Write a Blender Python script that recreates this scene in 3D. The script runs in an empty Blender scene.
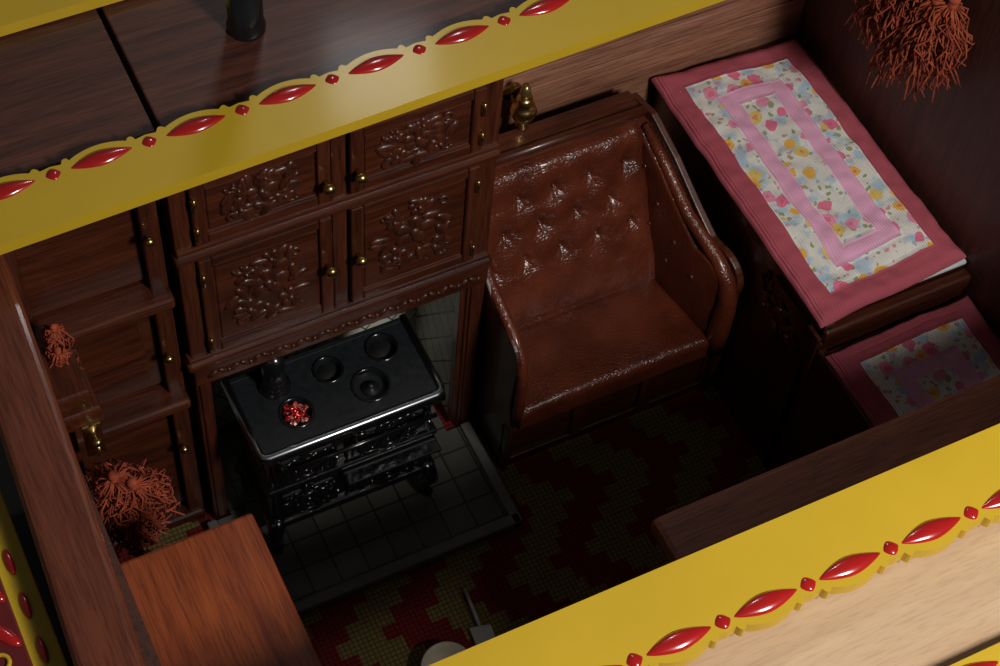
import bpy, bmesh, math, random
from mathutils import Vector, Matrix, noise
random.seed(7)
sc=bpy.context.scene
try:
    sc.view_settings.view_transform='Standard'; sc.view_settings.look='None'
except Exception: pass

# ------------------------------------------------------------------ materials
class NT:
    def __init__(s,name,rough=.5,coat=0,metal=0,spec=.5):
        s.m=bpy.data.materials.new(name); s.m.use_nodes=True
        s.t=s.m.node_tree; s.b=s.t.nodes['Principled BSDF']
        s.b.inputs['Roughness'].default_value=rough
        s.b.inputs['Metallic'].default_value=metal
        s.b.inputs['Coat Weight'].default_value=coat
        s.b.inputs['Coat Roughness'].default_value=.12
        s.b.inputs['Specular IOR Level'].default_value=spec
    def n(s,typ,**kw):
        nd=s.t.nodes.new(typ)
        for k,v in kw.items(): setattr(nd,k,v)
        return nd
    def l(s,a,b): s.t.links.new(a,b)
    def coord(s,scale=(1,1,1),kind='Object'):
        c=s.n('ShaderNodeTexCoord'); mp=s.n('ShaderNodeMapping'); mp.inputs['Scale'].default_value=scale
        s.l(c.outputs[kind],mp.inputs[0]); return mp.outputs[0]
    def noise(s,vec,scale=5,detail=4,rough=.5,dist=0):
        nd=s.n('ShaderNodeTexNoise'); nd.inputs['Scale'].default_value=scale; nd.inputs['Detail'].default_value=detail
        nd.inputs['Roughness'].default_value=rough; nd.inputs['Distortion'].default_value=dist
        s.l(vec,nd.inputs['Vector']); return nd.outputs['Fac']
    def ramp(s,fac,stops,interp='LINEAR'):
        r=s.n('ShaderNodeValToRGB'); e=r.color_ramp.elements; r.color_ramp.interpolation=interp
        while len(e)<len(stops): e.new(.5)
        for i,(p,c) in enumerate(stops): e[i].position=p; e[i].color=(*c,1)
        s.l(fac,r.inputs[0]); return r.outputs[0]
    def math(s,op,a,b=None,c=None):
        nd=s.n('ShaderNodeMath',operation=op)
        for i,v in enumerate((a,b,c)):
            if v is None: continue
            if isinstance(v,(int,float)): nd.inputs[i].default_value=v
            else: s.l(v,nd.inputs[i])
        return nd.outputs[0]
    def mix(s,fac,a,b,typ='MIX'):
        nd=s.n('ShaderNodeMix',data_type='RGBA',blend_type=typ)
        for k,v in ((0,fac),(6,a),(7,b)):
            if isinstance(v,(int,float)): nd.inputs[k].default_value=v
            elif isinstance(v,tuple): nd.inputs[k].default_value=(*v,1)
            else: s.l(v,nd.inputs[k])
        return nd.outputs[2]
    def col(s,o):
        if isinstance(o,tuple): s.b.inputs['Base Color'].default_value=(*o,1)
        else: s.l(o,s.b.inputs['Base Color'])
    def bump(s,h,strength=.3,dist=.01):
        bp=s.n('ShaderNodeBump'); bp.inputs['Strength'].default_value=strength; bp.inputs['Distance'].default_value=dist
        s.l(h,bp.inputs['Height']); s.l(bp.outputs[0],s.b.inputs['Normal'])

def wood(name,axis,c1,c2,rough=.35,coat=.5,sc_=1.0,bump=.15):
    w=NT(name,rough,coat)
    s=[26*sc_]*3; s[axis]=1.6*sc_
    v=w.coord(tuple(s))
    f=w.noise(v,1.0,6,.6,.6)
    s2=[150.]*3; s2[axis]=8.
    f2=w.noise(w.coord(tuple(s2)),1.0,3,.6)
    base=w.ramp(f,[(.3,c1),(.5,tuple((a+b)/2 for a,b in zip(c1,c2))),(.72,c2)])
    pores=w.ramp(f2,[(.38,(.55,.5,.48)),(.55,(1,1,1))])
    w.col(w.mix(.8,base,pores,'MULTIPLY'))
    w.bump(f2,bump,.004)
    return w.m
D1,D2=(.034,.008,.004),(.115,.028,.011)
woodX=wood('mahogany_x',0,D1,D2,.38,.4); woodY=wood('mahogany_y',1,D1,D2,.38,.4); woodZ=wood('mahogany_z',2,D1,D2,.38,.4)
roofw=wood('mahogany_roof',0,(.05,.016,.010),(.13,.042,.022),.5,.1)
carve=wood('mahogany_carved',2,(.034,.008,.004),(.10,.025,.010),.40,.25)
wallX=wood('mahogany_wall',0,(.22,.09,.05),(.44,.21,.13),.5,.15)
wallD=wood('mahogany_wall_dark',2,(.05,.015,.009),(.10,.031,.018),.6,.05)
redY=wood('mahogany_red_y',1,(.10,.024,.011),(.19,.050,.022),.4,.25,.6)
redX=wood('mahogany_red_x',0,(.24,.070,.032),(.44,.14,.065),.45,.15,.7)
redT=wood('mahogany_table',1,(.17,.028,.008),(.40,.090,.020),.42,.25,.45)
def beech():
    w=NT('pale_beech',.6)
    f=w.noise(w.coord((1.2,14,14)),1.0,4,.5,.3); f2=w.noise(w.coord((14,160,160)),1.0,2)
    a=w.ramp(f,[(.3,(.50,.33,.195)),(.7,(.61,.43,.26))]); b=w.ramp(f2,[(.35,(.9,.87,.84)),(.5,(1,1,1))])
    w.col(w.mix(1.0,a,b,'MULTIPLY')); return w.m
pale=beech()

def plain(name,c,rough=.4,coat=0,metal=0,var=.12,scale=8,bump=0):
    w=NT(name,rough,coat,metal); f=w.noise(w.coord(),scale,4)
    w.col(w.ramp(f,[(.3,tuple(x*(1-var) for x in c)),(.7,tuple(min(1,x*(1+var)) for x in c))]))
    if bump: w.bump(w.noise(w.coord(),scale*14,3),bump,.003)
    return w.m
yellow=plain('yellow_paint',(.58,.375,.018),.45,.15,0,.05,3,.05)
redp=plain('red_paint',(.40,.010,.010),.22,1.0)
brass=plain('brass',(.60,.42,.14),.28,0,1,.2,30)
iron=plain('black_enamel',(.006,.006,.007),.2,.9,0,.2)
ironm=plain('cast_iron',(.012,.014,.016),.4,.1,0,.3,40)
steel=plain('polished_steel',(.36,.39,.42),.26,0,1)
glassm=plain('lamp_burner',(.35,.24,.09),.3,.2,.8)
darkm=plain('gap_black',(.004,.004,.004),.8)  # near-black colour stands for the dark inside the board gap and stove holes
ember=NT('red_foil_ember',.15,.5,.6)
vv=ember.n('ShaderNodeTexVoronoi'); vv.inputs['Scale'].default_value=90; ember.l(ember.coord(),vv.inputs['Vector'])
ember.col(ember.ramp(vv.outputs['Color'],[(.2,(.4,.0,.0)),(.6,(1,.05,.04)),(.85,(1,.6,.5))])); ember.bump(vv.outputs['Distance'],1,.02); ember=ember.m
cream=plain('cream_ceramic',(.75,.66,.50),.4,.3)
grey=plain('grey_tin',(.55,.55,.53),.4,0,.3)
whiteb=plain('white_binding',(.6,.68,.68),.8)

def leather():
    w=NT('leather',.32,.45); w.b.inputs['Coat Roughness'].default_value=.18
    v=w.coord(); f=w.noise(v,7,4)
    w.col(w.ramp(f,[(.3,(.075,.014,.006)),(.7,(.145,.030,.012))]))
    vo=w.n('ShaderNodeTexVoronoi',feature='DISTANCE_TO_EDGE'); vo.inputs['Scale'].default_value=72; w.l(v,vo.inputs['Vector'])
    h=w.math('ADD',w.math('MINIMUM',vo.outputs['Distance'],.25),w.math('MULTIPLY',w.noise(v,24,3),.8))
    w.bump(h,.42,.011); return w.m
leath=leather()
def fringe():
    w=NT('rust_thread',.85); f=w.noise(w.coord(),30,3)
    w.col(w.ramp(f,[(.3,(.17,.022,.008)),(.7,(.45,.085,.030))])); return w.m
thread=fringe()
def tiles(name,c,plane='XY',scale=9,mort=(.02,.02,.018)):
    w=NT(name,.4,.15); cc=w.n('ShaderNodeTexCoord'); sp=w.n('ShaderNodeSeparateXYZ'); w.l(cc.outputs['Object'],sp.inputs[0])
    cm=w.n('ShaderNodeCombineXYZ')
    if plane=='XY': w.l(sp.outputs[0],cm.inputs[0]); w.l(sp.outputs[1],cm.inputs[1])
    else:
        h=sp.outputs[0] if plane=='XZ' else sp.outputs[1]
        w.l(w.math('ADD',w.math('MULTIPLY',h,1.5),sp.outputs[2]),cm.inputs[0]); w.l(w.math('SUBTRACT',w.math('MULTIPLY',h,1.5),sp.outputs[2]),cm.inputs[1])
    b=w.n('ShaderNodeTexBrick'); b.offset=0; b.inputs['Scale'].default_value=scale; b.inputs['Mortar Size'].default_value=.035
    b.inputs['Brick Width'].default_value=1; b.inputs['Row Height'].default_value=1
    b.inputs['Color1'].default_value=(*c,1); b.inputs['Color2'].default_value=(*[x*.75 for x in c],1); b.inputs['Mortar'].default_value=(*mort,1)
    w.l(cm.outputs[0],b.inputs['Vector']); w.col(b.outputs['Color']); return w.m
tileF=tiles('hearth_tiles',(.17,.16,.14),mort=(.035,.035,.03))
tileWx=tiles('recess_tiles',(.62,.62,.53),'YZ',6); tileWb=tiles('recess_tiles_back',(.62,.62,.53),'XZ',6)
slate=plain('slate_rim',(.24,.23,.22),.5,.05)
def carpet():
    w=NT('woven_carpet',.95); c=w.n('ShaderNodeTexCoord'); sp=w.n('ShaderNodeSeparateXYZ'); w.l(c.outputs['Object'],sp.inputs[0])
    x=w.math('SNAP',sp.outputs[0],.030); y=w.math('SNAP',sp.outputs[1],.060)
    z=w.math('PINGPONG',y,.24)
    q=w.math('PINGPONG',w.math('ADD',x,w.math('MULTIPLY',z,.9)),.17)
    f=w.ramp(w.math('DIVIDE',q,.17),[(0,(.27,.014,.014)),(.5,(.30,.22,.07))],'CONSTANT')
    br=w.n('ShaderNodeTexBrick'); br.offset=0; br.inputs['Scale'].default_value=55; br.inputs['Mortar Size'].default_value=.12
    br.inputs['Brick Width'].default_value=1; br.inputs['Row Height'].default_value=1
    br.inputs['Color1'].default_value=(1,1,1,1);br.inputs['Color2'].default_value=(.85,.85,.85,1);br.inputs['Mortar'].default_value=(.35,.35,.35,1)
    w.l(c.outputs['Object'],br.inputs['Vector'])
    w.col(w.mix(1.0,f,br.outputs['Color'],'MULTIPLY')); w.bump(br.outputs['Color'],.5,.01); return w.m
carp=carpet()
def quiltmat(name,W,Lq,k=1.0):
    w=NT(name,.9); c=w.n('ShaderNodeTexCoord'); sp=w.n('ShaderNodeSeparateXYZ'); w.l(c.outputs['UV'],sp.inputs[0])
    x=w.math('MULTIPLY',sp.outputs[0],W); y=w.math('MULTIPLY',sp.outputs[1],Lq)
    d=w.math('MINIMUM',w.math('MINIMUM',x,w.math('SUBTRACT',W,x)),w.math('MINIMUM',y,w.math('SUBTRACT',Lq,y)))
    cm=w.n('ShaderNodeCombineXYZ'); w.l(x,cm.inputs[0]); w.l(y,cm.inputs[1])
    ns=w.n('ShaderNodeTexNoise'); ns.inputs['Scale'].default_value=25; w.l(cm.outputs[0],ns.inputs['Vector'])
    vm=w.n('ShaderNodeMix',data_type='VECTOR'); vm.inputs[0].default_value=.035
    w.l(cm.outputs[0],vm.inputs[4]); w.l(ns.outputs['Color'],vm.inputs[5])
    def flowers(scale,th,cols,off,ic=(.75,.15,.2),pt=.3):
        mp=w.n('ShaderNodeMapping'); mp.inputs['Location'].default_value=(off,off*.7,0); w.l(vm.outputs[1],mp.inputs[0])
        vo=w.n('ShaderNodeTexVoronoi'); vo.inputs['Scale'].default_value=scale; vo.inputs['Randomness'].default_value=.75
        w.l(mp.outputs[0],vo.inputs['Vector'])
        s3=w.n('ShaderNodeSeparateColor'); w.l(vo.outputs['Color'],s3.inputs[0])
        cc=w.ramp(s3.outputs[0],cols,'CONSTANT')
        m=w.math('LESS_THAN',vo.outputs['Distance'],th); pres=w.math('GREATER_THAN',s3.outputs[1],pt)
        inner=w.math('LESS_THAN',vo.outputs['Distance'],th*.42)
        return w.math('MULTIPLY',m,pres),w.mix(w.math('MULTIPLY',inner,.6),cc,ic)
    bg=w.ramp(w.noise(cm.outputs[0],14,3),[(.40,(.50,.64,.74)),(.5,(.84,.80,.73))])
    m1,c1=flowers(40,.36,[(0,(.36,.44,.20)),(.35,(.45,.55,.66)),(.6,(.80,.38,.45)),(.8,(.30,.40,.20))],3.1)
    m2,c2=flowers(14.5,.38,[(0,(.85,.20,.32)),(.35,(.90,.50,.08)),(.55,(.88,.32,.46)),(.8,(.85,.60,.16))],0,(.72,.10,.16),.2)
    fl=w.mix(m2,w.mix(m1,bg,c1),c2)
    f1=w.math('LESS_THAN',d,.083*k); f2=w.math('LESS_THAN',d,.165*k); f3=w.math('LESS_THAN',d,.232*k)
    a=w.mix(f3,fl,(.88,.45,.64))
    b=w.mix(f2,a,fl)
    w.col(w.mix(f1,b,(.45,.085,.115)))
    wv=w.n('ShaderNodeTexWave'); wv.inputs['Scale'].default_value=32; w.l(cm.outputs[0],wv.inputs['Vector'])
    seam=w.math('MINIMUM',w.math('ABSOLUTE',w.math('SUBTRACT',d,.083*k)),w.math('MINIMUM',w.math('ABSOLUTE',w.math('SUBTRACT',d,.165*k)),w.math('ABSOLUTE',w.math('SUBTRACT',d,.232*k))))
    h=w.math('ADD',w.math('MULTIPLY',wv.outputs['Fac'],.5),w.math('MULTIPLY',w.math('MINIMUM',seam,.012),90))
    w.bump(h,.7,.007); return w.m

# ------------------------------------------------------------------ mesh builder
class MB:
    def __init__(s,name): s.name=name; s.bm=bmesh.new(); s.mats=[]; s.uv=None
    def mi(s,m):
        if m not in s.mats: s.mats.append(m)
        return s.mats.index(m)
    def _merge(s,b,mat,smooth=False):
        i=s.mi(mat)
        for f in b.faces: f.material_index=i; f.smooth=smooth
        me=bpy.data.meshes.new('t'); b.to_mesh(me); b.free(); s.bm.from_mesh(me); bpy.data.meshes.remove(me)
    def box(s,a,c,mat,bev=.006,M=None,warp=None):
        b=bmesh.new(); bmesh.ops.create_cube(b,size=1)
        lo=Vector([min(p,q) for p,q in zip(a,c)]); hi=Vector([max(p,q) for p,q in zip(a,c)])
        for v in b.verts: v.co=Vector([lo[k]+(v.co[k]+.5)*(hi[k]-lo[k]) for k in range(3)])
        bev=min(bev,.45*min(hi-lo))
        if bev>0: bmesh.ops.bevel(b,geom=b.edges[:],offset=bev,segments=2,affect='EDGES',profile=.5)
        if M: bmesh.ops.transform(b,matrix=M,verts=b.verts)
        if warp:
            for v in b.verts: v.co=warp(v.co)
        s._merge(b,mat)
    def prism(s,pts,axis,lo,hi,mat,bev=0,smooth=False,M=None,warp=None):
        b=bmesh.new(); o=[k for k in range(3) if k!=axis]
        def P(p,h):
            v=[0,0,0]; v[o[0]]=p[0]; v[o[1]]=p[1]; v[axis]=h; return v
        A=[b.verts.new(P(p,lo)) for p in pts]; B=[b.verts.new(P(p,hi)) for p in pts]
        b.faces.new(A); b.faces.new(B[::-1]); n=len(pts)
        for i in range(n): b.faces.new((A[i],B[i],B[(i+1)%n],A[(i+1)%n]))
        bmesh.ops.recalc_face_normals(b,faces=b.faces)
        if bev: 
            eds=[e for e in b.edges if len(e.link_faces)==2 and e.calc_face_angle(0)>.6]
            bmesh.ops.bevel(b,geom=eds,offset=bev,segments=3,affect='EDGES',profile=.5)
        if M: bmesh.ops.transform(b,matrix=M,verts=b.verts)
        if warp:
            for v in b.verts: v.co=warp(v.co)
        s._merge(b,mat,smooth)
    def cyl(s,p,q,r,mat,r2=None,seg=20,smooth=True):
        p=Vector(p);q=Vector(q);d=q-p; b=bmesh.new()
        bmesh.ops.create_cone(b,cap_ends=True,segments=seg,radius1=r,radius2=r if r2 is None else r2,depth=d.length)
        M=Matrix.Translation((p+q)/2)@d.to_track_quat('Z','Y').to_matrix().to_4x4()
        bmesh.ops.transform(b,matrix=M,verts=b.verts); s._merge(b,mat,smooth)
    def ell(s,c,r,mat,rot=None,seg=12):
        b=bmesh.new(); bmesh.ops.create_uvsphere(b,u_segments=seg,v_segments=max(6,seg//2+1),radius=1)
        M=Matrix.Translation(c)@((rot or Matrix.Identity(3)).to_4x4())@Matrix.Diagonal((*r,1))
        bmesh.ops.transform(b,matrix=M,verts=b.verts); s._merge(b,mat,True)
    def lathe(s,prof,o,mat,axis='Z',seg=20,k=1):
        b=bmesh.new(); rings=[]
        for r,h in prof:
            r*=k;h*=k
            ring=[]
            for i in range(seg):
                a=2*math.pi*i/seg; x,y=r*math.cos(a),r*math.sin(a)
                v={'Z':(x,y,h),'Y':(x,h,y),'X':(h,x,y)}[axis]; ring.append(b.verts.new(Vector(v)+Vector(o)))
            rings.append(ring)
        for A,B in zip(rings,rings[1:]):
            for i in range(seg): b.faces.new((A[i],A[(i+1)%seg],B[(i+1)%seg],B[i]))
        b.faces.new(rings[0]);b.faces.new(rings[-1])
        bmesh.ops.recalc_face_normals(b,faces=b.faces); s._merge(b,mat,True)
    def torus(s,c,R,r,mat,axis='Z',seg=28,m=8,arc=2*math.pi,a0=0):
        pts=[]
        for i in range(seg+1):
            a=a0+arc*i/seg; x,y=R*math.cos(a),R*math.sin(a)
            pts.append(Vector(c)+Vector({'Z':(x,y,0),'Y':(x,0,y),'X':(0,x,y)}[axis]))
        s.tube(pts,r,mat,m)
    def tube(s,pts,r,mat,m=8,r2=None):
        b=bmesh.new(); rings=[]; n=len(pts); pts=[Vector(p) for p in pts]
        up=Vector((0,0,1)); pa=None
        for i,p in enumerate(pts):
            t=(pts[min(i+1,n-1)]-pts[max(i-1,0)]).normalized()
            if pa is None:
                ref=up if abs(t.dot(up))<.9 else Vector((1,0,0)); a=t.cross(ref).normalized()
            else: a=(pa-t*pa.dot(t)).normalized()
            pa=a; c=t.cross(a)
            rr=r if r2 is None else r+(r2-r)*i/(n-1)
            if callable(r): rr=r(i/(n-1))
            rings.append([b.verts.new(p+rr*(math.cos(2*math.pi*k/m)*a+math.sin(2*math.pi*k/m)*c)) for k in range(m)])
        for A,B in zip(rings,rings[1:]):
            for k in range(m): b.faces.new((A[k],A[(k+1)%m],B[(k+1)%m],B[k]))
        if (pts[0]-pts[-1]).length>1e-4:
            b.faces.new(rings[0]); b.faces.new(rings[-1])
        bmesh.ops.recalc_face_normals(b,faces=b.faces); s._merge(b,mat,True)
    def grid(s,fn,nu,nv,mat,uv=False,smooth=True):
        i=s.mi(mat)
        if uv and s.uv is None: s.uv=s.bm.loops.layers.uv.new('UVMap')
        V=[[s.bm.verts.new(fn(a/nu,c/nv)) for c in range(nv+1)] for a in range(nu+1)]
        for a in range(nu):
            for c in range(nv):
                f=s.bm.faces.new((V[a][c],V[a+1][c],V[a+1][c+1],V[a][c+1])); f.material_index=i; f.smooth=smooth
                if uv:
                    for lp,(x,y) in zip(f.loops,((a,c),(a+1,c),(a+1,c+1),(a,c+1))): lp[s.uv].uv=(x/nu,y/nv)
    def done(s):
        me=bpy.data.meshes.new(s.name); s.bm.to_mesh(me); s.bm.free()
        for m in s.mats: me.materials.append(m)
        ob=bpy.data.objects.new(s.name,me); bpy.context.collection.objects.link(ob); return ob

# ------------------------------------------------------------------ room shell
XL,XR,YB,YF=-.5,2.65,.52,-2.3; ZT=2.12
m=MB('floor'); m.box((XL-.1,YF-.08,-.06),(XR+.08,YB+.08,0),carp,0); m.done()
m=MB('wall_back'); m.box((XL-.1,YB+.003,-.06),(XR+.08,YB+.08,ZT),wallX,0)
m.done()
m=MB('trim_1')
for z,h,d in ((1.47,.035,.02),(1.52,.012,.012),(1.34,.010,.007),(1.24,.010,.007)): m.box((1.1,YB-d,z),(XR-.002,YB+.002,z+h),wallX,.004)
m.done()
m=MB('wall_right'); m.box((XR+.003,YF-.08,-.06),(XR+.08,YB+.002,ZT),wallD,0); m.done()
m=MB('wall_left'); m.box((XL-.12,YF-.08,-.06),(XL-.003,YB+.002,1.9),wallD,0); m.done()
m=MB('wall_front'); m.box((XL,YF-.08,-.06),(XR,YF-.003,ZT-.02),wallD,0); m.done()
m=MB('ground'); m.box((-8,-9,-.4),(10,8,-.3),plain('workbench_top',(.03,.025,.02),.7),0); m.done()

m=MB('ceiling')
JX=.03
m.box((-.98,.1,ZT+.01),(JX-.008,.66,ZT+.05),roofw,.006); m.box((JX+.008,.1,ZT+.01),(XR+.2,.66,ZT+.05),roofw,.006)
m.box((JX-.03,.1,ZT),(JX+.03,.66,ZT+.012),darkm,0)  # dark strip under the roof joint, colours the open gap black
m.box((-.9,-2.22,ZT),(XR+.2,-1.86,ZT+.03),pale,.004)
m.done()

def beam(name,sign,yin,yout,x0,x1,z0,z1,rotz,x0leaf,per=.235,k=1.0):
    """yellow painted board, scalloped on the outer edge, carved red leaves"""
    m=MB(name); M=Matrix.Translation((.6,yin,0))@Matrix.Rotation(rotz,4,'Z')@Matrix.Translation((-.6,-yin,0))
    pts=[(x0,yin),(x1,yin)]; n=int((x1-x0)/.005); back=[]
    for i in range(n+1):
        x=x1-(x1-x0)*i/n; t=((x-x0leaf)/per+.5)%1.0; a=abs(t-.5)*2
        if a<.60: o=.006+.020*math.cos(a/.60*math.pi/2)**.8
        elif a<.76: o=.006+.011*math.sin((a-.60)/.16*math.pi)**.5
        else: o=.001+.005*((a-.76)/.24)
        back.append((x,yout+sign*o*k))
    m.prism(pts+back,2,z0,z1,yellow,M=M)
    k0=int((x0-x0leaf)/per)-1
    for kk in range(k0,k0+int((x1-x0)/per)+3):
        xc=x0leaf+kk*per
        for xx,L,Wd,H in ((xc,.095*k,.027*k,.015),(xc+per/2,.024,.021,.009)):
            if xx-L<x0 or xx+L>x1: continue
            b=bmesh.new(); N=16; rows=[]
            for i in range(N+1):
                u=-1+2*i/N; wd=Wd*(1-abs(u)**1.7); rows.append([b.verts.new((xx+u*L,yout-sign*.022+wd*math.sin(j*math.pi/8-math.pi/2), z1-.002+(H*(1-abs(u)**2))*math.cos(j*math.pi/8-math.pi/2))) for j in range(9)])
            for A,B in zip(rows,rows[1:]):
                for j in range(8): 
                    try: b.faces.new((A[j],B[j],B[j+1],A[j+1]))
                    except ValueError: pass
            bmesh.ops.remove_doubles(b,verts=b.verts,dist=1e-5)
            bmesh.ops.recalc_face_normals(b,faces=b.faces)
            bmesh.ops.transform(b,matrix=M,verts=b.verts)
            m._merge(b,redp,True)
    return m.done()
beam('roof_rail',1,-.12,.070,-.98,2.9,2.18,2.22,.022,.125,.277)
beam('roof_rail',-1,-1.695,-1.905,-.9,2.9,2.18,2.22,-.003,1.085,.24)
beam('fascia_rail',1,.60,.82,-.98,2.9,2.18,2.22,.0,.345)
beam('fascia_rail',-1,-2.20,-2.262,-.9,2.9,2.16,2.20,-.003,1.20,.24)

m=MB('chimney_pipe'); m.lathe([(.058,0),(.058,.015),(.053,.02),(.053,.9)],(.40,.37,ZT+.05),iron,seg=28); m.done()

# ------------------------------------------------------------------ carved reliefs
def carving(m,cx,cz,w,h,y,seed,mat=carve,plane='Y'):
    r=random.Random(seed)
    def P(x,z,d=0): return (cx+x,y-d,cz+z) if plane=='Y' else (y-d,cx+x,cz+z)
    def R(a): return Matrix.Rotation(-a,3,'Y') if plane=='Y' else Matrix.Rotation(a,3,'X')
    def leafp(x,z,a,L,wd):
        if plane=='Y': m.ell(P(x,z,.001),(L,.010,wd),mat,R(a),10)
        else: m.ell(P(x,z,.001),(.010,L,wd),mat,R(a),10)
    for (fx,fz,fr) in ((0,.05,.27),(-.26,-.22,.20),(.27,-.24,.18),(.05,.36,.15),(-.27,.27,.14)):
        x,z=fx*w,fz*h; rad=fr*min(w,h)
        n=5+int(r.random()*2)
        for k in range(n):
            a=k*2*math.pi/n+r.random()*.4
            leafp(x+rad*.6*math.cos(a),z+rad*.6*math.sin(a),a,rad*.48,rad*.36)
        m.ell(P(x,z,.004),(rad*.28,.014,rad*.28) if plane=='Y' else (.014,rad*.28,rad*.28),mat,None,10)
    for k in range(19):
        a=k*math.pi/9.5+r.uniform(-.2,.2); rr=r.uniform(.30,.5)
        leafp(w*rr*math.cos(a)*.95,h*rr*math.sin(a)*.95,a+r.uniform(-1.3,1.3),.042*w/.3+.004,.017)
    pts=[]
    for i in range(20):
        t=i/19; pts.append(P((t-.5)*w*.9,.22*h*math.sin(t*7+seed),0))
    m.tube(pts,.007,mat,6)
    for k in range(4):
        sx=1 if k%2 else -1; sz=1 if k>1 else -1
        m.torus(P(sx*.36*w,sz*.34*h,.002),.06*w,.0065,mat,'Y' if plane=='Y' else 'X',14,6,4.6,k*1.4)

def door(m,x0,x1,z0,z1,y,seed,carved=True,knob=None,hinge=None):
    fr=.042
    m.box((x0,y-.022,z0),(x0+fr,y,z1),woodZ,.005); m.box((x1-fr,y-.022,z0),(x1,y,z1),woodZ,.005)
    m.box((x0+fr,y-.02,z0),(x1-fr,y,z0+fr),woodX,.005); m.box((x0+fr,y-.02,z1-fr),(x1-fr,y,z1),woodX,.005)
    m.box((x0+fr,y-.007,z0+fr),(x1-fr,y,z1-fr),woodX,0)
    m.box((x0+fr+.008,y-.012,z0+fr+.008),(x1-fr-.008,y-.002,z1-fr-.008),woodX,.004)
    if carved: carving(m,(x0+x1)/2,(z0+z1)/2,(x1-x0)-2*fr-.09,(z1-z0)-2*fr-.02,y-.012,seed)
    if knob: 
        m.lathe([(.006,0),(.006,-.016),(.013,-.021),(.016,-.03),(.011,-.038),(.002,-.041)],(knob[0],y-.02,knob[1]),brass,'Y',14,1.3)
    if hinge:
        for hz in (z0+.07,z1-.09):
            m.box((hinge-.008,y-.032,hz-.022),(hinge+.008,y-.018,hz+.022),brass,.003)
            m.cyl((hinge,y-.03,hz-.028),(hinge,y-.03,hz+.028),.0055,brass,seg=10)

# ------------------------------------------------------------------ fireplace cabinet
W=1.075
m=MB('fireplace_cabinet')
yb=YB-.004
m.box((0,.0,1.12),(W,yb,1.15),woodX); m.box((0,.0,2.05),(W,yb,2.10),woodX)
m.box((0,.03,1.15),(.03,yb,2.05),woodY); m.box((W-.03,.03,0),(W,yb,2.05),woodY); m.box((0,.03,0),(.03,yb,1.15),woodY)
m.box((.03,.03,1.15),(W-.03,.05,2.05),woodX,0)
m.box((0,-.005,0),(.055,.04,2.05),woodZ); m.box((W-.07,-.005,0),(W,.04,2.05),woodZ)
m.box((.985,.005,.035),(W-.06,.045,1.1),woodZ,.004)
m.box((.012,-.014,0.03),(.043,.0,1.0),woodZ,.006); m.box((W-.058,-.014,0.03),(W-.012,.0,1.0),woodZ,.006)
m.box((.505,-.006,1.13),(.555,.03,2.05),woodZ)
m.box((-.02,-.03,1.085),(W+.01,.04,1.125),woodX,.014)
m.box((-.012,-.018,1.125),(W,.03,1.145),woodX,.006)
m.box((.0,-.02,.985),(W,.03,1.085),woodX,.006)
m.box((-.01,-.026,1.675),(W+.005,.03,1.712),woodX,.012); m.box((0,-.016,1.712),(W,.03,1.735),woodX,.005)
for k in range(26):
    x=.06+k*(W-.12)/25; a=.7 if k%2 else -.7
    m.ell((x,-.022,1.035),(.024,.008,.011),carve,Matrix.Rotation(a,3,'Y'),8)
    if k%2: m.ell((x+.018,-.024,1.035),(.009,.009,.009),carve,None,8)
for i in range(19):
    x=.06+i*(W-.12)/18; m.ell((x,-.008,.985),(.028,.008,.014),carve,None,8)
door(m,.06,.498,1.155,1.665,-.0,11,knob=(.478,1.43),hinge=.068)
door(m,.562,W-.065,1.155,1.665,-.0,12,knob=(.582,1.43),hinge=W-.075)
door(m,.06,.498,1.745,2.045,-.0,13,knob=(.478,1.86),hinge=.068)
door(m,.562,W-.065,1.745,2.045,-.0,14,knob=(.582,1.86),hinge=W-.075)
m.box((.03,.36,0),(W-.03,.42,1.12),tileWb,0); m.box((.032,.045,.05),(.06,.36,1.1),tileWx,0); m.box((.99,.045,.035),(W-.032,.36,1.1),tileWx,0)
m.done()

# hearth
m=MB('hearth'); hx0,hx1=-.02,1.03
m.box((hx0,-.465,.001),(hx1,-.02,.03),tileF,0)
m.box((hx0,-.50,.001),(hx1+.02,-.455,.05),slate,.008); m.box((hx1-.02,-.50,.001),(hx1+.022,-.02,.05),slate,.008)
m.box((hx0-.02,-.50,.001),(hx0+.02,-.02,.05),slate,.008)
m.box((.06,-.02,.001),(W-.12,.355,.03),tileF,0)
m.done()

# ------------------------------------------------------------------ stove
m=MB('cast_iron_stove')
sx0,sx1,sy0,sy1,zt=.118,.812,-.262,.092,.78
def holeplate(x0,x1,y0,y1,cx,cy,r,z,t,mat):
    b=bmesh.new(); N=40; T=[];I=[];J=[]
    for i in range(N):
        a=2*math.pi*i/N; c,s_=math.cos(a),math.sin(a)
        k=min(((x1-cx) if c>0 else (cx-x0))/max(abs(c),1e-6),((y1-cy) if s_>0 else (cy-y0))/max(abs(s_),1e-6))
        T.append(b.verts.new((cx+c*k,cy+s_*k,z))); I.append(b.verts.new((cx+c*r,cy+s_*r,z))); J.append(b.verts.new((cx+c*r*.95,cy+s_*r*.95,z-t)))
    for X_,Y_ in ((x0,y0),(x1,y0),(x0,y1),(x1,y1)):
        v=min(T,key=lambda q:(q.co.x-X_)**2+(q.co.y-Y_)**2); v.co.x=X_; v.co.y=Y_
    for i in range(N):
        j=(i+1)%N; b.faces.new((T[i],T[j],I[j],I[i])); b.faces.new((I[i],I[j],J[j],J[i]))
    b.faces.new(J)
    bmesh.ops.recalc_face_normals(b,faces=b.faces)
    for f in b.faces:
        if f.normal.z<-.5: f.normal_flip()
    m._merge(b,mat)
LX=sx1-sx0; LY=sy1-sy0
ym=sy1-LY*.47
xa,xb=sx0+LX*.37,sx0+LX*.66
R1=.05
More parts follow.
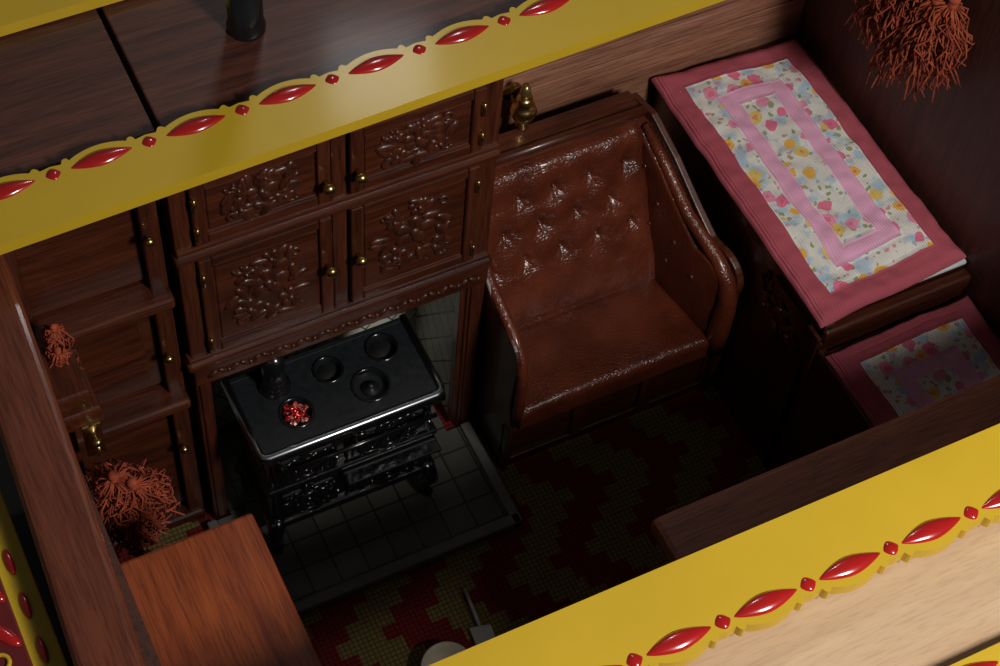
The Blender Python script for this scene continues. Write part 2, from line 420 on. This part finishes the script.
holeplate(sx0+.02,xa,ym,sy1-.02,sx0+LX*.23,sy1-LY*.25,R1,zt,.03,ironm)
holeplate(xa,xb,ym,sy1-.02,sx0+LX*.51,sy1-LY*.29,R1*.92,zt,.03,ironm)
holeplate(xb,sx1-.02,ym,sy1-.02,sx0+LX*.81,sy1-LY*.26,R1,zt,.03,ironm)
xc=sx0+LX*.45
holeplate(sx0+.02,xc,sy0+.02,ym,sx0+LX*.27,sy0+LY*.38,R1*1.05,zt,.03,ironm)
holeplate(xc,sx1-.02,sy0+.02,ym,sx0+LX*.67,sy0+LY*.38,R1*1.2,zt,.03,ironm)
for cx,cy,r in ((.51,.29,R1*.92),(.81,.26,R1)):
    m.torus((sx0+LX*cx,sy1-LY*cy,zt+.001),r+.006,.005,iron); m.cyl((sx0+LX*cx,sy1-LY*cy,zt-.031),(sx0+LX*cx,sy1-LY*cy,zt-.028),r*.93,darkm)
for cx,cy,r in ((.27,.38,R1*1.05),(.67,.38,R1*1.2)): m.torus((sx0+LX*cx,sy0+LY*cy,zt+.001),r+.006,.005,iron)
m.lathe([(R1*1.15,0),(R1*1.15,.01),(R1*.85,.02),(R1*.8,.05),(R1*.8,.2)],(sx0+LX*.23,sy1-LY*.25,zt),iron)
for k in range(34):
    a=random.random()*6.28; r=random.random()**.6*.040
    m.ell((sx0+LX*.27+r*math.cos(a),sy0+LY*.38+r*math.sin(a),zt-.010+random.random()*.016),(.015,.013,.010),ember,Matrix.Rotation(a,3,'Z'),8)
m.lathe([(R1*.62,0),(R1*.62,.012),(.012,.016),(.010,.03),(.004,.034)],(sx0+LX*.67,sy0+LY*.38,zt-.03),ironm)
m.tube([(sx0+.01,sy1,zt-.004),(sx0+.01,sy0+.03,zt-.004),(sx0+.017,sy0+.014,zt-.004),(sx0+.035,sy0+.008,zt-.004),(sx1-.035,sy0+.008,zt-.004),(sx1-.017,sy0+.014,zt-.004),(sx1-.01,sy0+.03,zt-.004),(sx1-.01,sy1,zt-.004)],.016,steel,10)
m.box((sx0,sy0,zt-.055),(sx1,sy0+.02,zt-.012),iron,.008); m.box((sx0,sy0,zt-.055),(sx0+.02,sy1,zt-.012),iron,.008); m.box((sx1-.02,sy0,zt-.055),(sx1,sy1,zt-.012),iron,.008)
m.box((sx0+.01,sy1-.022,zt-.055),(sx1-.01,sy1,zt),ironm,.004)
zb=.24
m.box((sx0+.035,sy0+.035,zb),(sx1-.035,sy1-.01,zt-.034),iron,.01)
m.box((sx0+.015,sy0+.012,zb-.02),(sx1-.015,sy1,zb+.025),iron,.014)
zm=.49
m.box((sx0+.02,sy0+.010,zm),(sx1-.02,sy0+.06,zm+.028),iron,.008)
for (a,b_,c,d) in ((sx0+.05,sx0+.29,zm+.04,zt-.07),(sx0+.32,sx1-.05,zm+.04,zt-.07),(sx0+.05,sx0+.29,zb+.035,zm-.015),(sx0+.32,sx1-.05,zb+.035,zm-.015)):
    m.box((a,sy0+.02,c),(b_,sy0+.045,d),iron,.008)
    m.box((a+.02,sy0+.012,c+.02),(b_-.02,sy0+.03,d-.02),iron,.006)
    carving(m,(a+b_)/2,(c+d)/2,(b_-a)*.8,(d-c)*.9,sy0+.014,int(a*100),iron)
    m.torus(((a+b_)/2,sy0+.006,(c+d)/2),.055,.008,iron,'Y')
    m.ell((b_-.012,sy0+.005,(c+d)/2),(.010,.012,.010),steel)
m.tube([(sx0+.05,sy0-.03,.71),(sx1-.05,sy0-.03,.71)],.009,iron)
for x in (sx0+.07,(sx0+sx1)/2,sx1-.07): m.tube([(x,sy0+.03,.70),(x,sy0-.03,.71)],.007,iron)
m.box((sx0+.30,sy0-.05,.47),(sx1-.03,sy0+.03,.485),iron,.005)
for x,dx in ((sx0+.06,-1),(sx1-.06,1)):
    for y,dy in ((sy0+.05,-1),(sy1-.05,1)):
        m.tube([(x,y,zb+.02),(x+dx*.02,y+dy*.03,zb-.03),(x+dx*.028,y+dy*.035,.17),(x+dx*.012,y+dy*.015,.11),(x+dx*.008,y+dy*.012,.07),(x+dx*.025,y+dy*.04,.05)],.034,iron,10,.018)
m.done()

# ------------------------------------------------------------------ sofa
m=MB('leather_sofa')
S0,S1=1.08,2.012; SY=-.28; KT=.19
def tap(v):
    return Vector((v.x-(v.y-SY)*KT*max(0,(v.x-S0)/(S1-S0)),v.y,v.z))
m.box((S0,SY+.04,.0),(S1,yb-.04,.05),woodX,warp=tap); m.box((S0+.01,SY+.055,.05),(S1-.01,SY+.08,.36),woodX,.004)
m.box((S0,SY-.0,.32),(S1,SY+.06,.365),woodX,.015)
for x in (S0,S0+.3,S0+.6,S1-.05): m.box((x,SY+.04,.05),(x+.05,SY+.06,.33),woodZ,.005)
def armline(g=0,n=10):
    P=[(.42,.0),(.42,1.16-g),(.30,1.165-g)]
    P+=[(.15,1.07-g),(.0,.945-g),(-.10,.87-g)]
    cx,cz,r=-.17,.755,.115-g*.6
    for i in range(n+1):
        a=math.radians(75+115*i/n); P.append((cx+r*math.cos(a)*.95,cz+r*math.sin(a)))
    P+=[(SY+.01+g*.4,.66),(SY+.02+g*.4,.5),(SY+.0+g*.4,.36),(SY+.02+g*.4,.0)]
    return P
def arm(xw0,xw1,xl0,xl1):
    m.prism(armline(),0,xw0,xw1,woodZ,.006,warp=tap)
    P=[(y,max(z,.40)) for y,z in armline(.035)][1:-1]
    P=[(.36,.40)]+P
    m.prism(P,0,xl0,xl1,leath,.016,True,warp=tap)
arm(S1-.03,S1,S1-.095,S1-.025); arm(S0,S0+.02,S0+.015,S0+.045)
def rollpts(xx): return [tap(Vector(p)) for p in ((xx,SY+.008,.38),(xx,SY+.0,.5),(xx,SY-.004,.64),(xx,SY-.0,.72),(xx,SY+.03,.80),(xx,SY+.09,.855),(xx,.0,.92),(xx,.15,1.04),(xx,.29,1.13))]
m.tube(rollpts(S0+.024),.021,leath,10)
m.tube(rollpts(S1-.062),lambda t:.046-.028*t,leath,12)
def seat(u,v):
    L=.09+.36+.03; t=v*L
    if t<.07: y=SY-.012+.0; z=.365+t; 
    elif t<.115: a=(t-.07)/.045*math.pi/2; y=SY-.012+.025*(1-math.cos(a))*1.0; z=.435+.028*math.sin(a)
    else: y=SY+.013+(t-.115); z=.463
    x=S0+.035+u*(S1-S0-.115-(y-SY)*KT)
    puff=.018*(1-abs(2*u-1)**4)*math.sin(min(1,max(0,(t-.07)/.36))*math.pi)**.6 if t>.07 else 0
    edge=-.014*max(0,abs(2*u-1)-.94)/.06
    return (x,y,z+puff+edge+.004*noise.noise((x*9,y*9,0)))
m.grid(seat,60,60,leath)
m.box((S0+.05,SY+.03,.34),(S1-.09,.3,.43),leath,.01,warp=tap)
B0=Vector((0,.065,.455)); B1=Vector((0,.30,1.135)); bd=(B1-B0); bl=bd.length; bn=Vector((0,-bd.z,bd.y)).normalized()
btn=[]
for r_,zf in enumerate((.42,.61,.80)):
    n_=5 if r_%2==0 else 4
    for k in range(n_): btn.append(((k+(.5 if n_==5 else 1))/5,zf))
def bx(u,y): 
    a=S0+.03; b=S1-.075-(y-SY)*KT; return a+u*(b-a)
def back(u,v):
    p=B0+bd*v; x=bx(u,p.y); p=p.copy()
    d=.028*(1-abs(2*u-1)**8)*(1-abs(2*v-1)**10)
    for bu,bv in btn:
        dx=(u-bu)*.80; dz=(v-bv)*bl; r2=dx*dx+dz*dz
        d-=.014*math.exp(-r2/(2*.012**2))+.024*math.exp(-r2/(2*.040**2))
        if 0<dz<.08: d-=.005*math.exp(-(dx/.009)**2)*(1-dz/.08)
        if r2<.0075:   # puckers radiating from the button
            rr=math.sqrt(r2); d+=.0022*math.sin(math.atan2(dz,dx)*7+bu*20)*math.exp(-((rr-.030)/.018)**2)
    if v>.96: d-=.03*((v-.96)/.04)**2
    d+=.007*noise.noise((x*11,v*8,2))+.0022*noise.noise((x*30,v*22,7))
    e=max(0,abs(2*u-1)-.90)/.10; d+=.03*e*e
    p=p+bn*d; return (x,p.y,p.z)
m.grid(back,150,110,leath)
for bu,bv in btn:
    p=B0+bd*bv+bn*(-.008); m.ell((bx(bu,p.y),p.y,p.z),(.008,.008,.008),leath,None,8)
m.prism([(.08,.40),(.33,1.15),(.43,1.17),(.43,0),(.36,0)],0,S0+.01,S1-.03,woodX,.006,warp=tap)
m.tube([tap(Vector((S0+.01,.335,1.155))),tap(Vector((S1-.03,.335,1.155)))],.020,woodX,10)
for y,z in ((-.12,.68),(.0,.76),(.12,.86),(.22,.98),(.02,.62),(.14,.72)):
    v=tap(Vector((S1-.096,y,z))); m.ell(v,(.005,.011,.011),leath,None,10)
m.done()

# ------------------------------------------------------------------ bed
m=MB('bunk_bed')
bx0,bx1=2.035,XR-.004; 
m.box((bx0,-.70,0),(bx0+.035,yb,1.045),woodY,.006); m.box((bx0-.0,-.70,1.02),(bx0+.05,yb,1.055),woodY,.012)
m.box((bx0+.03,-.66,1.0),(bx1,yb,1.045),woodX,.004)
m.box((bx0,-.715,.96),(bx1,-.665,1.03),woodX,.012); m.box((bx0,-.69,.0),(bx0+.06,-.64,1.0),woodZ)
m.box((bx0+.32,-.665,1.04),(bx1,-.60,1.058),whiteb,.006)
m.box((bx0+.03,-.70,.0),(bx1,-.68,.98),woodX,.003)
carving(m,-.47,.84,.30,.24,bx0-.002,31,carve,'X')
m.prism([(-.70,.98),(-.70,.70),(-.64,.84),(-.52,.92),(-.40,.95),(-.40,.98)],0,bx0-.014,bx0+.004,carve,.004)
m.box((bx0,-1.34,.0),(bx0+.03,-.70,.90),woodY); m.box((bx0,-1.34,.86),(bx1,-.72,.92),woodX,.008); m.box((bx0-.005,-1.35,.80),(bx0+.03,-.70,.92),woodY,.01)
m.done()

def quilt(name,c,z,thick,mat,edge,k=1):
    m=MB(name); c=[Vector((*p,0)) for p in c]
    def top(u,v):
        p=(c[0]*(1-u)+c[1]*u)*(1-v)+(c[3]*(1-u)+c[2]*u)*v
        e=min(u,1-u)*.6; f=min(v,1-v)*1.15; d=min(e,f)
        zz=z+thick-(.018*max(0,1-d/.03)**2)+.010*noise.noise((p.x*6,p.y*5,z))+.006*noise.noise((p.x*20,p.y*18,z))
        for q in (.083*k,.165*k,.232*k): zz-=.004*math.exp(-((d-q)/.008)**2)
        wob=.010*noise.noise((p.x*5,p.y*7,5))
        return (p.x+wob,p.y+wob,zz)
    m.grid(top,90,160,mat,True)
    ring=[(u/40,0) for u in range(41)]+[(1,v/60) for v in range(61)]+[(1-u/40,1) for u in range(41)]+[(0,1-v/60) for v in range(61)]
    def side(u,v):
        a=ring[min(int(round(u*(len(ring)-1))),len(ring)-1)]
        p=top(*a); ctr=(c[0]+c[2])/2; dx=(p[0]-ctr.x)*.02*math.sin(v*math.pi); dy=(p[1]-ctr.y)*.01*math.sin(v*math.pi)
        return (p[0]+dx,p[1]+dy,p[2]*(1-v)+z*v)
    m.grid(side,len(ring)-1,6,edge)
    return m.done()
rose=plain('rose_cotton',(.40,.08,.11),.9,0,0,.1,20)
quilt('patchwork_quilt',((2.005,.50),(2.60,.46),(2.63,-.655),(2.015,-.695)),1.060,.045,quiltmat('patchwork',.6,1.15),rose)
quilt('patchwork_quilt',((2.04,-.745),(2.635,-.735),(2.635,-1.32),(2.05,-1.32)),.925,.035,quiltmat('patchwork_small',.6,.6,1.0),rose,1.0)

# ------------------------------------------------------------------ near-side units
m=MB('sideboard')
m.box((1.0,-2.29,1.33),(2.64,-1.235,1.40),redX,.022)
m.box((1.03,-2.28,.0),(2.62,-1.45,1.33),woodX,.005)
for x in (1.06,1.58,2.1): 
    m.box((x,-1.45,.05),(x+.48,-1.432,1.28),woodZ,.006); m.box((x+.06,-1.436,.12),(x+.42,-1.424,1.2),woodZ,.006)
m.done()
m=MB('side_cabinet')
m.box((-.496,-2.1,1.565),(-.095,-.835,1.60),redT,.01)
m.box((-.494,-2.09,.0),(-.125,-.885,1.565),woodZ,.004)
for y in (-2.07,-1.47): 
    m.box((-.125,y,.06),(-.11,y+.56,1.52),woodZ,.005); m.ell((-.10,y+.5,.8),(.012,.012,.012),brass)
m.done()

m=MB('cupboard')
cx0,cx1=XL+.002,-.028
m.box((cx0,.09,0),(cx1,yb,2.08),woodX,.003)
m.box((-.085,.02,0),(cx1,.10,2.08),woodZ,.006); m.box((cx0,.02,0),(cx0+.05,.10,2.08),woodZ)
for z,h,p in ((1.50,.045,-.04),(.90,.045,-.04),(2.03,.05,.0),(.05,.05,.0)):
    m.box((cx0,p,z),(cx1,.1,z+h),woodX,.014); m.box((cx0,p+.025,z-.03),(cx1,.1,z),woodX,.006)
for z0,z1 in ((1.56,2.02),(.96,1.46),(.12,.86)):
    m.box((cx0+.05,.06,z0),(-.09,.09,z1),woodX,.006)
m.box((cx0+.1,.045,1.02),(-.13,.075,1.40),woodX,.01)
for x,z in ((-.072,1.83),(-.072,1.19),(-.072,.6)): 
    m.lathe([(.006,0),(.006,-.016),(.014,-.021),(.017,-.03),(.011,-.038),(.002,-.041)],(x,.02,z),brass,'Y',14)
m.done()

m=MB('wall_rail')
pl=[];pr=[]
for i in range(25):
    y=.10-2.3*i/24; t=(y+.7)/.8
    pr.append((-.492+.050*(y+.14)+.010*(1-t*t),y)); pl.append((-.672+.050*(y+.67),y))
m.prism(pr+pl[::-1],2,1.98,2.09,redY,.02)
m.done()
m=MB('window_jamb')
m.box((-.495,-.28,1.50),(-.375,-.045,1.60),woodY,.012); m.box((-.495,-.285,1.42),(-.355,-.045,1.505),woodY,.012)
m.box((-.498,-.22,.95),(-.44,-.045,1.45),woodZ,.006)
m.done()
m=MB('brass_hook')
m.lathe([(.002,0),(.018,-.004),(.018,-.012),(.008,-.018),(.008,-.04),(.016,-.05),(.004,-.06)],(-.40,-.285,1.42),brass,'Y',14,1.2)
m.torus((-.40,-.325,1.37),.026,.008,brass,'X',16,6,4.4,1.6); m.box((-.43,-.295,1.27),(-.37,-.284,1.44),brass,.004)
m.done()

def tassels(name,spots,n=46,L=.2,spread=.06,wig=.010,r0=.0034):
    m=MB(name)
    for (x,y,z,s) in spots:
        m.ell((x,y,z),(.018*s,.018*s,.016*s),thread)
        m.cyl((x,y,z-.005),(x,y,z-.03*s),.014*s,thread,.018*s,10)
        for k in range(n):
            a=random.random()*6.28; r=random.random()**.6*spread*s; ll=L*s*random.uniform(.5,1.15)
            p=[(x+.012*math.cos(a),y+.012*math.sin(a),z-.02*s)]
            w=random.uniform(0,6)
            for i in range(1,8):
                t=i/7; rr=.012+r*t**.6; p.append((x+rr*math.cos(a+.5*t)+wig*math.sin(w+t*11),y+rr*math.sin(a+.5*t)+wig*math.cos(w*2+t*10),z-.02*s-ll*t+wig*math.sin(w*3+t*7)))
            m.tube(p,r0,thread,4)
    return m.done()
tassels('curtain_tassel',[(-.385,-.40,1.30,1.0),(-.34,-.43,1.27,1.0),(-.38,-.46,1.18,.9),(-.32,-.40,1.22,.9)],130,.17,.12,.016,.003)
tassels('curtain_tassel',[(-.41,-.09,1.70,.6),(-.42,-.13,1.64,.6)],60,.22,.06,.012,.003)
m=MB('curtain_pole'); m.cyl((2.56,.25,2.075),(2.56,-.3,2.075),.012,brass); m.ell((2.56,.26,2.075),(.02,.02,.02),brass)
for y in (.2,-.27): m.cyl((2.56,y,2.075),(2.651,y,2.075),.008,brass)
m.done()
tassels('curtain_tassel',[(2.55,.02,2.0,1.2),(2.56,-.04,1.98,1.2),(2.54,-.09,2.0,1.2),(2.57,-.14,1.94,1.3),(2.55,-.19,1.98,1.3),(2.57,-.24,2.0,1.2)],120,.27,.09,.016,.0032)

m=MB('wall_oil_lamp')
lx,ly,lz=1.41,.42,1.27; K=1.35
m.lathe([(.01,-.07),(.018,-.06),(.012,-.045),(.03,-.02),(.036,.0),(.03,.02),(.014,.03),(.022,.038),(.022,.05),(.012,.055)],(lx,ly,lz),brass,k=K)
m.lathe([(.012,.055),(.016,.07),(.014,.085),(.008,.10)],(lx,ly,lz),glassm,k=K)
m.tube([(lx,ly,lz-.03),(lx,ly+.04,lz-.05),(lx,ly+.09,lz-.03),(lx,YB+.002,lz)],.007,brass); m.cyl((lx,YB-.01,lz),(lx,YB+.002,lz),.04,brass)
m.done()

m=MB('painted_porch_panel')
m.box((-1.15,-1.9,1.93),(-.715,-.35,1.97),yellow,.004)
m.box((-1.13,-1.88,-.3),(-.75,-.37,1.93),woodZ,.004)
m.box((-1.15,-1.9,1.965),(-.79,-.35,1.985),plain('maroon_paint',(.12,.012,.012),.35,.4),.006)
for k in range(11):
    y=-.45-k*.13
    for dx,L,wd,a in ((-.83,.055,.018,.6),(-.87,.05,.014,-.7),(-.94,.06,.02,1.2)):
        m.ell((dx,y,1.985),(wd,L,.012),redp if dx!=-.87 else yellow,Matrix.Rotation(a,3,'Z'),12)
    m.ell((-.757,y+.06,1.972),(.012,.04,.01),redp,None,12)
    m.torus((-.86,y+.06,1.988),.022,.006,yellow,'Z',18,6)
m.done()

m=MB('mixing_bowl'); m.lathe([(.035,0),(.05,.004),(.085,.05),(.095,.09),(.088,.09),(.075,.05),(.03,.015)],(.53,-.93,.0),cream,seg=28); m.done()
m=MB('coal_shovel'); m.prism([(.68,-.80),(.76,-.82),(.75,-.93),(.71,-.96),(.67,-.92)],2,.002,.02,grey,.004); m.tube([(.72,-.81,.015),(.73,-.66,.03)],.008,grey); m.done()

# ------------------------------------------------------------------ lights / world / camera
def area(name,loc,tgt,size,en,col=(1,1,1)):
    l=bpy.data.lights.new(name,'AREA'); l.size=size; l.energy=en; l.color=col
    o=bpy.data.objects.new(name,l); o.location=loc; o.rotation_euler=(Vector(tgt)-Vector(loc)).to_track_quat('-Z','Y').to_euler(); bpy.context.collection.objects.link(o)
area('softbox_light',(1.9,-4.4,5.55),(1.0,-.1,1.0),.9,228,(1,.965,.91))
area('sheen_light',(2.2,3.4,6.4),(.8,-.2,2.0),.6,26,(.97,.98,1))  # added lamp, not a window: gives the leaves highlights and the wood sheen
w=bpy.data.worlds.new('World'); sc.world=w; w.use_nodes=True
w.node_tree.nodes['Background'].inputs[0].default_value=(.92,.95,1,1); w.node_tree.nodes['Background'].inputs[1].default_value=.045
cd=bpy.data.cameras.new('camera'); co=bpy.data.objects.new('camera',cd); bpy.context.collection.objects.link(co)
cd.sensor_width=36; cd.lens=65.8; cd.clip_end=100
co.location=(-.77008,-3.17891,6.21327); co.rotation_euler=tuple(math.radians(v) for v in (33.257967,-3.48439527,-25.96820292))
sc.camera=co
